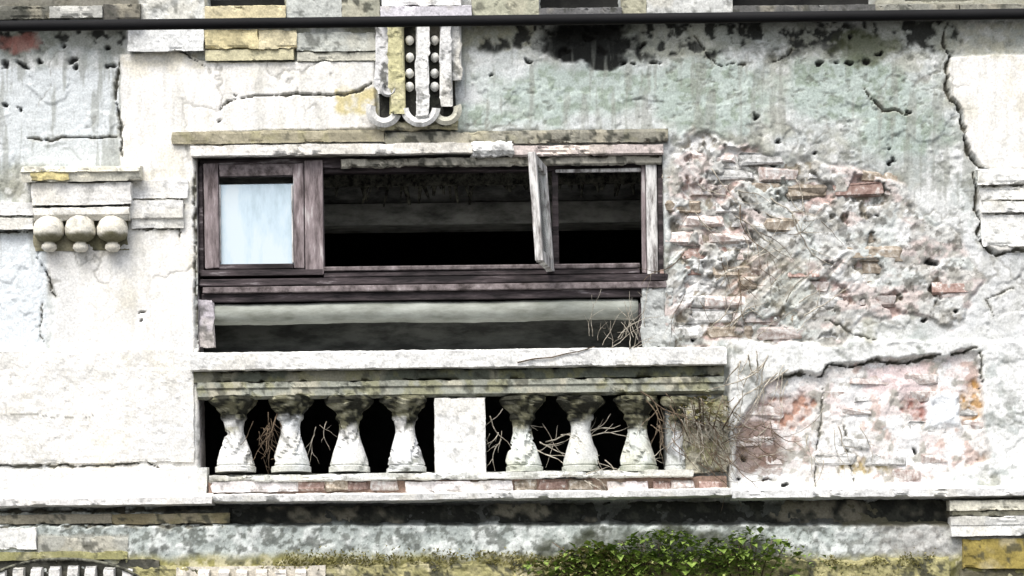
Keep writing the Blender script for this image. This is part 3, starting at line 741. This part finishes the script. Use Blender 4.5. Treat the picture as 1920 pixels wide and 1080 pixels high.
# rolled blind below the sill
rb = empty('rolled_blind'); rb.parent = B
n = 60; vv = []; ff = []; SG = 20
for i in range(n + 1):
    px = 398 + (1196 - 398) * i / n
    c = P(px, 585, .065); rr = .066 + (.0012 * math.sin(i * .9)) + random.uniform(-.0015, .0015)
    c.z = P(800, 585 + 1.2 * math.sin(i * .21), .065).z
    for s in range(SG):
        a = 2 * math.pi * s / SG; vv.append((c.x, c.y + rr * math.cos(a), c.z + rr * math.sin(a)))
for i in range(n):
    for s in range(SG):
        s2 = (s + 1) % SG; ff.append((i * SG + s, i * SG + s2, (i + 1) * SG + s2, (i + 1) * SG + s))
ff.append(tuple(range(SG))); ff.append(tuple(n * SG + s for s in range(SG)))
mk('roll', vv, ff, M['roll'], rb, smooth=True)
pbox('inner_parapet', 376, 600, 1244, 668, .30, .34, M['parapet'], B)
for px in (388, 1204): pbox('end_bracket', px - 6, 568, px + 6, 640, .0, .14, M['wood_dark'], rb)
# right jamb concrete
moulding('jamb_pier', 1206, 1262, [(540, .012), (652, .02)], (.50, .52, .51), B, seed=97, dirt=.4, rough=.014, chip=.03, end_noise=10)
moulding('jamb_pier', 374, 400, [(562, .012), (652, .015)], (.46, .43, .46), B, seed=98, dirt=.35, rough=.012, chip=.02, end_noise=6)

# --- balustrade
bal = empty('balustrade'); bal.parent = B
bal['label'] = 'crumbling mossy stone balustrade under the window'
moulding('handrail', 356, 1362, [(656, .10), (658, .125), (688, .12), (691, .085)], (.82, .82, .80), bal, y_in=.13, seed=101, dirt=.0, chip=.010, stain=.4)
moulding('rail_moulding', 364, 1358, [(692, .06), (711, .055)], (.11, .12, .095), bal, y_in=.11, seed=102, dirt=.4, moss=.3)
moulding('rail_moulding', 370, 1358, [(712, .082), (722, .088), (726, .078), (738, .085), (744, .05)], (.30, .31, .265), bal, y_in=.11, seed=103, dirt=.4, moss=.35, chip=.025, stain=.8)
BPROF = [(745, 43), (752, 45), (758, 42), (766, 34), (772, 28), (777, 24), (780, 25), (785, 25), (788, 23), (790, 20.5), (800, 18), (812, 18.5), (824, 21.5), (838, 26), (852, 30.5), (864, 34), (872, 36), (874, 34), (876, 38), (886, 38)]
for k, (cx, wsc, base, lean, ms) in enumerate([(440, 1.0, (.80, .80, .78), .02, .15), (545, 1.0, (.77, .79, .80), 0, .3), (655, 1.02, (.78, .78, .76), -.01, .3), (760, 1.0, (.77, .78, .80), .01, .3),
                                       (980, .98, (.66, .69, .66), 0, .4), (1089, 1.0, (.66, .67, .65), .02, .4), (1195, 1.0, (.62, .65, .61), 0, .5), (1268, .66, (.72, .74, .76), .03, .3)]):
    v, f, c = lathe('baluster', cx, [(a, r * wsc) for a, r in BPROF], .005, base, bal, 30, 110 + k, .0045, lean, chip=.018, dirt=.36, moss=0, spk=.45)
    X, Y = pix(v[:, 0], v[:, 2])
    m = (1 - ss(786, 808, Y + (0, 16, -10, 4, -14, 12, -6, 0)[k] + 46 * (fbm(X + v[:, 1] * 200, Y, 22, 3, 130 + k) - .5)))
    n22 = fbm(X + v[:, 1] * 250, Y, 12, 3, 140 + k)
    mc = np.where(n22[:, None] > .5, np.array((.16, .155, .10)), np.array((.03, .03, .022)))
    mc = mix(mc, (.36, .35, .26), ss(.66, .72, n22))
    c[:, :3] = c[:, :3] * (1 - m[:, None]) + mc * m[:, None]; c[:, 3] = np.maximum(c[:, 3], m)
    up = (1 - ss(770, 800, Y)); ax = P(cx, 800, .005)[0]
    k_ = 1 + up * .34 * (fbm(X + v[:, 1] * 300, Y, 13, 3, 170 + k) - .5); v[:, 0] = ax + (v[:, 0] - ax) * k_; v[:, 1] = .005 + (v[:, 1] - .005) * k_
    m2 = ss(846, 884, Y + 50 * (fbm(X, Y, 18, 3, 150 + k) - .5)) * ms * 1.3; c[:, :3] = mix(c[:, :3], (.34, .36, .27), np.clip(m2, 0, 1))
    mk('baluster', v, f, M['plaster'], bal, c, False)
moulding('pedestal', 816, 910, [(746, .075), (888, .08)], (.80, .80, .78), bal, y_in=.10, seed=161, dirt=.08, chip=.012, stain=.35)
moulding('end_pier', 1284, 1362, [(746, .05), (800, .06), (886, .06)], (.40, .39, .32), bal, y_in=.10, seed=162, dirt=.5, moss=.5, chip=.05, rough=.03, end_noise=10)
moulding('plinth', 392, 1300, [(886, .12), (897, .118), (900, .08)], (.76, .77, .74), bal, y_in=.13, seed=163, dirt=.15, chip=.03, moss=.15)
moulding('plinth_core', 390, 1362, [(899, .055), (924, .06)], (.34, .24, .19), bal, y_in=.12, seed=164, dirt=.35, rough=.012)
for k, (a, b, c, d) in enumerate([(396, 556, (.72, .68, .67), .10), (760, 960, (.74, .71, .71), .09), (1140, 1215, (.72, .66, .66), .09)]):
    slab('plinth_facing', a, 902, b, 923, d, c, bal, seed=165 + k, dirt=.15, chip=.03, end_noise=6, step=2.6)
# loose bricks in the plinth
def brick_mesh(seed, L_, H_, T_):
    import bmesh
    rnd = random.Random(seed)
    bm = bmesh.new(); bmesh.ops.create_cube(bm, size=1)
    for q in bm.verts: q.co = Vector((q.co.x * L_, q.co.y * T_, q.co.z * H_))
    bmesh.ops.bevel(bm, geom=list(bm.edges), offset=min(H_, T_) * .2, segments=1, affect='EDGES')
    for q in bm.verts: q.co += Vector((rnd.uniform(-1, 1) * L_ * .05, rnd.uniform(-1, 1) * T_ * .16, rnd.uniform(-1, 1) * H_ * .14))
    me = bpy.data.meshes.new('brick'); bm.to_mesh(me); bm.free()
    return me
BR = []
for mi in range(4):
    for s in range(5):
        me = brick_mesh(mi * 10 + s, .29, .082, .09); me.materials.append(M['brick'][mi]); BR.append(me)
def brick(px, py, d, parent, kind=None, sx=1., rot=0., sz=1.):
    o = bpy.data.objects.new('brick', random.choice(BR if kind is None else BR[kind * 5:kind * 5 + 5])); COL.objects.link(o); o.parent = parent
    o.location = P(px, py, -d + .045); o.scale = (sx, 1, sz); o.rotation_euler = (random.uniform(-.06, .06), rot, random.uniform(-.06, .06))
    return o
for (px, k, sx) in [(585, 0, .62), (632, 2, .5), (672, 0, .45), (720, 1, .6), (985, 2, .5), (1035, 0, .6), (1090, 2, .5), (1240, 0, .4), (1280, 1, .5), (1330, 0, .5)]:
    brick(px, 911, .085 + random.uniform(-.01, .01), bal, k, sx, random.uniform(-.03, .03), .8)
# bricks bared by the fallen render
def sdf(poly, x, y): return float(polyd(np.array([float(x)]), np.array([float(y)]), poly)[0])
row = 0; y = 300
while y < 905:
    off = (row % 2) * 46
    x = 1235 + off + random.uniform(-8, 8)
    while x < 1850:
        a = sdf(ROUGH, x, y); b = sdf(PANEL, x, y)
        left = x < 1560
        nz_ = float(fbm(np.array([x]), np.array([y]), 70, 3, 777)[0])
        if a > 8 and (left or nz_ > .42):
            brick(x, y + random.uniform(-3, 3), random.uniform(-.020, .002), wall, random.choice((0, 1, 2, 3, 3, 1, 3, 1, 3, 2)), random.uniform(.8, 1.04), random.uniform(-.025, .025), random.uniform(.88, 1.05))
        elif b > 12 and nz_ > .42:
            brick(x, y + random.uniform(-3, 3), random.uniform(.004, .018), wall, random.choice((1, 1, 3, 1, 3, 3)), random.uniform(.6, 1.05), random.uniform(-.05, .05), random.uniform(.8, 1.05))
        x += 93 + random.uniform(-8, 8)
    y += 29.5; row += 1
for (px, py, k, sx) in [(1608, 358, 0, 1.05), (1640, 478, 2, 1.25), (1782, 540, 0, .9), (1475, 425, 2, 1.0), (1505, 512, 0, .7)]:
    brick(px, py, .016, wall, k, sx, random.uniform(-.04, .04), 1.05)

# --- left panel, main ledge and lower mouldings
slab('panel_band', -760, 657, 364, 868, .050, WHITE, B, seed=171, dirt=.05, chip=.012, stain=.25, spk=.06, step=3, use_map=.8)
slab('panel_band', -760, 879, 388, 930, .075, (.82, .815, .79), B, seed=172, dirt=.05, chip=.012, stain=.25, spk=.06, use_map=.5)
moulding('main_ledge', -760, 398, [(928, .10), (934, .17), (947, .168), (951, .06)], (.81, .80, .78), B, seed=173, dirt=.08, chip=.015, sag=.01)
moulding('main_ledge', 399, 1372, [(921, .125), (924, .215), (935, .21), (940, .06)], (.78, .78, .76), B, seed=174, dirt=.14, chip=.022, sag=.014)
moulding('main_ledge', 1373, 2680, [(912, .11), (917, .205), (931, .20), (936, .06)], (.80, .80, .79), B, seed=175, dirt=.1, chip=.018, sag=.012)
moulding('soffit_shade_course', 430, 1782, [(943, .03), (965, .03), (984, .02)], (.022, .023, .02), B, seed=176, dirt=.5, rough=.014, chip=.03)  # near-black colour stands for the shade under the ledge
moulding('lower_moulding', -760, 208, [(965, .07), (970, .085), (982, .075)], (.34, .31, .24), B, seed=177, dirt=.45)
moulding('lower_moulding', 209, 430, [(963, .07), (968, .085), (982, .075)], (.27, .23, .14), B, seed=178, dirt=.5, moss=.2)
slab('lower_block', -760, 990, 68, 1030, .15, (.80, .80, .77), B, seed=179, dirt=.08)
slab('lower_block', 70, 1006, 240, 1042, .13, (.38, .38, .34), B, seed=180, dirt=.4)
moulding('mossy_course', 240, 1780, [(1050, .10), (1058, .15), (1140, .145)], (.40, .37, .19), B, seed=181, dirt=.55, moss=.4, rough=.016, chip=.03, stain=.8)
moulding('lower_moulding', -760, 239, [(1034, .15), (1050, .155)], (.28, .27, .13), B, seed=182, dirt=.3, moss=.5)
# toothed ornament at the lower left
orn = empty('toothed_ornament'); orn.parent = B
slab('ornament_back', -300, 1050, 300, 1150, .13, (.06, .06, .05), orn, seed=183, dirt=.4)
slab('ornament_back', 330, 1062, 610, 1150, .155, (.62, .58, .50), orn, seed=184, dirt=.3)
for k in range(9):
    x = -44 + 34 * k
    moulding('tooth', x, x + 19, [(1060 + abs(x - 120) * .05, .17), (1066 + abs(x - 120) * .05, .20), (1130, .19)], (.76, .75, .72), orn, seed=185 + k, dirt=.2, chip=.01)
for k in range(6):
    x = 372 + 36 * k
    moulding('tooth', x, x + 20, [(1068, .17), (1074, .195), (1130, .19)], (.74, .70, .64), orn, seed=195 + k, dirt=.25, chip=.01)
pts = []
for k in range(15):
    a = math.radians(200 + 140 * k / 14); pts.append(P(120 + 160 * math.cos(a), 1114 + 66 * math.sin(a), -.20))
tube('ornament_arch', pts, .010, M['rag'], orn, 6, 1)
# capital at the lower right
cap = empty('capital'); cap.parent = B
moulding('capital_moulding', 1782, 2680, [(938, .17), (957, .175)], (.66, .64, .54), cap, seed=211, dirt=.25)
moulding('capital_moulding', 1786, 2680, [(958, .14), (967, .14)], (.36, .35, .28), cap, seed=212, dirt=.4)
moulding('capital_moulding', 1784, 2680, [(968, .18), (984, .17), (986, .165), (1005, .17)], (.78, .78, .75), cap, seed=213, dirt=.12)
slab('capital_block', 1806, 1010, 2680, 1066, .15, (.34, .27, .08), cap, seed=214, dirt=.45, stain=.8)
slab('capital_block', 1800, 1068, 2680, 1150, .13, (.12, .11, .07), cap, seed=215, dirt=.4)

# ------------------------------------------------------------------ cable across the street side
cb_ = empty('overhead_cable', P(960, 30, -3)); pts = []
for i in range(41):
    px = -900 + 3720 * i / 40
    py = 48 - 23 * px / 1920 + 1.5 * (1 - ((px - 960) / 1860) ** 2)
    pts.append(P(px, py, -3.0) - cb_.location)
tube('sheath', pts, .0275, M['cable'], cb_, 14, 1)
for px in range(-800, 2700, 137):
    i = (px + 900) / 3720 * 40; i0 = int(i); q = pts[i0].lerp(pts[i0 + 1], i - i0)
    tube('lashing', [q + Vector((-.012 + .006 * k, .024 * math.cos(k * 1.57), .024 * math.sin(k * 1.57))) for k in range(5)], .003, M['cable'], cb_, 4, 1)
tag(cb_, 'thick black cable strung straight across the top of the facade', 'cable')

# ------------------------------------------------------------------ vegetation
def walk(x, y, ang, ln, n, d0, wob=.35, curl=0., grav=0.):
    pts = []; a = ang
    for i in range(n):
        pts.append(P(x, y, -(d0 + .018 * math.sin(i * 1.3 + x))))
        a += random.uniform(-wob, wob) + curl
        x += ln / n * math.cos(a); y += ln / n * math.sin(a) + grav
    return pts
def creeper(name, label, loc, specs, group=None):
    e = empty(name, P(*loc))
    for (cx, cy, sx, sy, a0, a1, ln, cnt, rad, d, mat) in specs:
        for _ in range(cnt):
            q = walk(cx + random.uniform(-sx, sx), cy + random.uniform(-sy, sy), math.radians(random.uniform(a0, a1)), ln * random.uniform(.5, 1.3), 9, d + random.uniform(0, .05), .33)
            rr_ = rad * random.uniform(.6, 1.3)
            tube('stem', [p - e.location for p in q], rr_, M[mat], e, 4, .35)
            for i0 in random.sample((2, 3, 4, 5), random.choice((0, 1, 1, 2))):
                dv = q[i0 + 1] - q[i0]; an = random.choice((-1, 1)) * random.uniform(.5, 1.0); L_ = random.uniform(.5, 1.0)
                d1 = Vector((dv.x * math.cos(an) - dv.z * math.sin(an), dv.y * .3 - .002, dv.x * math.sin(an) + dv.z * math.cos(an)))
                b_ = [q[i0]]
                for st in range(4): b_.append(b_[-1] + d1 * L_ + Vector((random.uniform(-.006, .006), random.uniform(-.004, .004), random.uniform(-.006, .006))))
                tube('side_shoot', [p - e.location for p in b_], rr_ * .6, M[mat], e, 4, .3)
    tag(e, label, 'plant', group)
    return e
creeper('dead_creeper', 'tangle of dead grey creeper over the bared bricks right of the window', (1400, 500, -.03),
        [(1400, 380, 110, 70, 30, 60, 120, 14, .0038, .012, 'twig'), (1400, 560, 110, 70, -70, -25, 110, 18, .0036, .012, 'twig'), (1330, 470, 60, 120, 60, 110, 120, 7, .0036, .012, 'twig_dark'), (1450, 470, 90, 90, 20, 80, 90, 9, .003, .015, 'twig_dark')])
creeper('dead_creeper', 'dry brown creeper clinging to the right end of the balustrade', (1300, 800, -.1),
        [(1315, 765, 55, 40, 40, 120, 110, 14, .0036, .075, 'twig'), (1310, 820, 70, 50, 10, 80, 110, 22, .0028, .08, 'twig_dark'), (1300, 780, 80, 40, -30, 130, 70, 34, .0026, .072, 'twig_brown'), (1350, 800, 40, 40, 20, 130, 70, 20, .0026, .066, 'twig'), (1235, 750, 40, 25, 35, 55, 130, 4, .005, .13, 'twig_dark'), (1395, 830, 60, 40, -50, 60, 60, 30, .0026, .06, 'twig_dark'), (1390, 840, 50, 40, -60, 60, 70, 8, .003, .06, 'twig')])
creeper('dead_creeper', 'fan of pale dead roots on the broken panel beside the balustrade', (1410, 720, -.1),
        [(1440, 690, 40, 25, 105, 135, 120, 10, .004, .072, 'twig'), (1400, 670, 25, 14, 80, 110, 90, 6, .0045, .068, 'twig'), (1560, 820, 50, 70, 70, 110, 110, 6, .004, .062, 'twig')])
creeper('dead_creeper', 'thin bare twigs winding between the balusters right of the pedestal', (1040, 830, .0),
        [(1030, 820, 90, 40, -60, 60, 100, 13, .004, -.05, 'twig'), (930, 800, 14, 40, 60, 120, 70, 6, .003, -.02, 'twig'), (1140, 850, 60, 40, -40, 70, 100, 8, .004, .02, 'twig'), (1080, 898, 60, 8, -60, 60, 50, 8, .003, .11, 'twig')])
creeper('dead_creeper', 'withered stems hanging between the leftmost balusters', (500, 810, .0),
        [(500, 790, 26, 25, 60, 120, 70, 14, .0035, .0, 'twig_dark'), (600, 800, 16, 30, 60, 120, 60, 4, .003, -.04, 'twig'), (505, 850, 26, 20, -40, 60, 40, 6, .003, .0, 'twig_dark')])
creeper('dead_creeper', 'wiry loose stems curling over the handrail by the right window jamb', (1180, 620, -.02),
        [(1110, 640, 20, 14, -110, -70, 90, 4, .003, .03, 'twig'), (1190, 630, 34, 20, -120, -60, 90, 8, .003, .03, 'twig'), (1150, 655, 50, 4, -160, -20, 80, 6, .003, .08, 'twig')])

e_ = bpy.data.objects['dead_creeper.005']
tube('stem', [P(*q) - e_.location for q in [(970, 680, -.131), (1000, 673, -.131), (1035, 670, -.131), (1062, 663, -.131), (1085, 659, -.131), (1115, 650, -.13)]], .005, M['twig_dark'], e_, 5, .6)  # dark stem added in place of a crack across the handrail
def weed(name, label, px, py, d, w_, h_, n, mats=('leaf',), seed=1, size=(.022, .05)):
    rnd = random.Random(seed)
    e = empty(name, P(px, py, -d))
    for m_i, mt in enumerate(mats):
        v = []; f = []
        for _ in range(n):
            u = rnd.gauss(0, .42); t = rnd.random() ** .8
            c = Vector((u * w_ / 300, -rnd.uniform(0, .16) * (1 - .4 * t), t * h_ / 300 * (1 - .55 * abs(u)) + .02 * rnd.random()))
            a = rnd.uniform(0, 6.28); el = rnd.uniform(-.5, .9)
            dr = Vector((math.cos(a) * math.cos(el), -abs(math.sin(a)) * math.cos(el), math.sin(el)))
            sd_ = dr.cross(Vector((0, 0, 1))).normalized(); up = sd_.cross(dr)
            L_ = rnd.uniform(*size) * rnd.choice((.5, .7, .9, 1.1, 1.8)); W_ = L_ * rnd.uniform(.25, .42); i = len(v)
            v += [c, c + dr * L_ * .45 + sd_ * W_ + up * L_ * .08, c + dr * L_ * .5 - up * L_ * .03, c + dr * L_ * .45 - sd_ * W_ + up * L_ * .08, c + dr * L_ - up * L_ * .18]
            f += [(i, i + 1, i + 2), (i, i + 2, i + 3), (i + 1, i + 4, i + 2), (i + 2, i + 4, i + 3)]
        mk('foliage', v, f, M[mt], e)
    for k in range(9):
        x = rnd.gauss(0, .35) * w_ / 300
        tube('stem', [(x * .5, .0, -.02), (x * .8, -.04, h_ / 600), (x, -.07, h_ / 300 * .8)], .005, M['twig_dark'], e, 4, .4)
    tag(e, label, 'plant')
    return e
weed('weed_plant', 'largest bright green weed clump growing under the ledge', 1250, 1096, .17, 200, 100, 1700, ('leaf',), 1)
weed('weed_plant', 'small low green weed left of the bright green clump', 1105, 1090, .16, 120, 66, 620, ('leaf', 'leaf_dry'), 2)
weed('weed_plant', 'green weed thinning out right of the bright green clump', 1405, 1080, .16, 130, 84, 520, ('leaf',), 3)
weed('weed_plant', 'olive dry weed hanging at the mossy right end of balustrade', 1320, 800, .08, 60, 60, 160, ('leaf_dry',), 4, (.015, .035))
# moss tufts along the lower course: uncountable
rnd = random.Random(5); v = []; f = []
for _ in range(3600):
    px = rnd.uniform(420, 1780); py = 1052 + rnd.gauss(0, 9); c = P(px, py, -.135 - rnd.random() * .02)
    if float(fbm(np.array([px]), np.array([py]), 60, 2, 88)[0]) < .45: continue
    for q in range(2):
        a = rnd.uniform(0, 6.28); L_ = rnd.uniform(.008, .026); i = len(v)
        dr = Vector((math.cos(a) * .7, -.5, rnd.uniform(.1, 1))).normalized(); s_ = dr.orthogonal().normalized()
        v += [c + s_ * L_ * .3, c - s_ * L_ * .3, c + dr * L_]; f.append((i, i + 1, i + 2))
tag(mk('moss', v, f, M['moss']), 'olive moss along the stone course under the ledge', 'moss', kind='stuff')
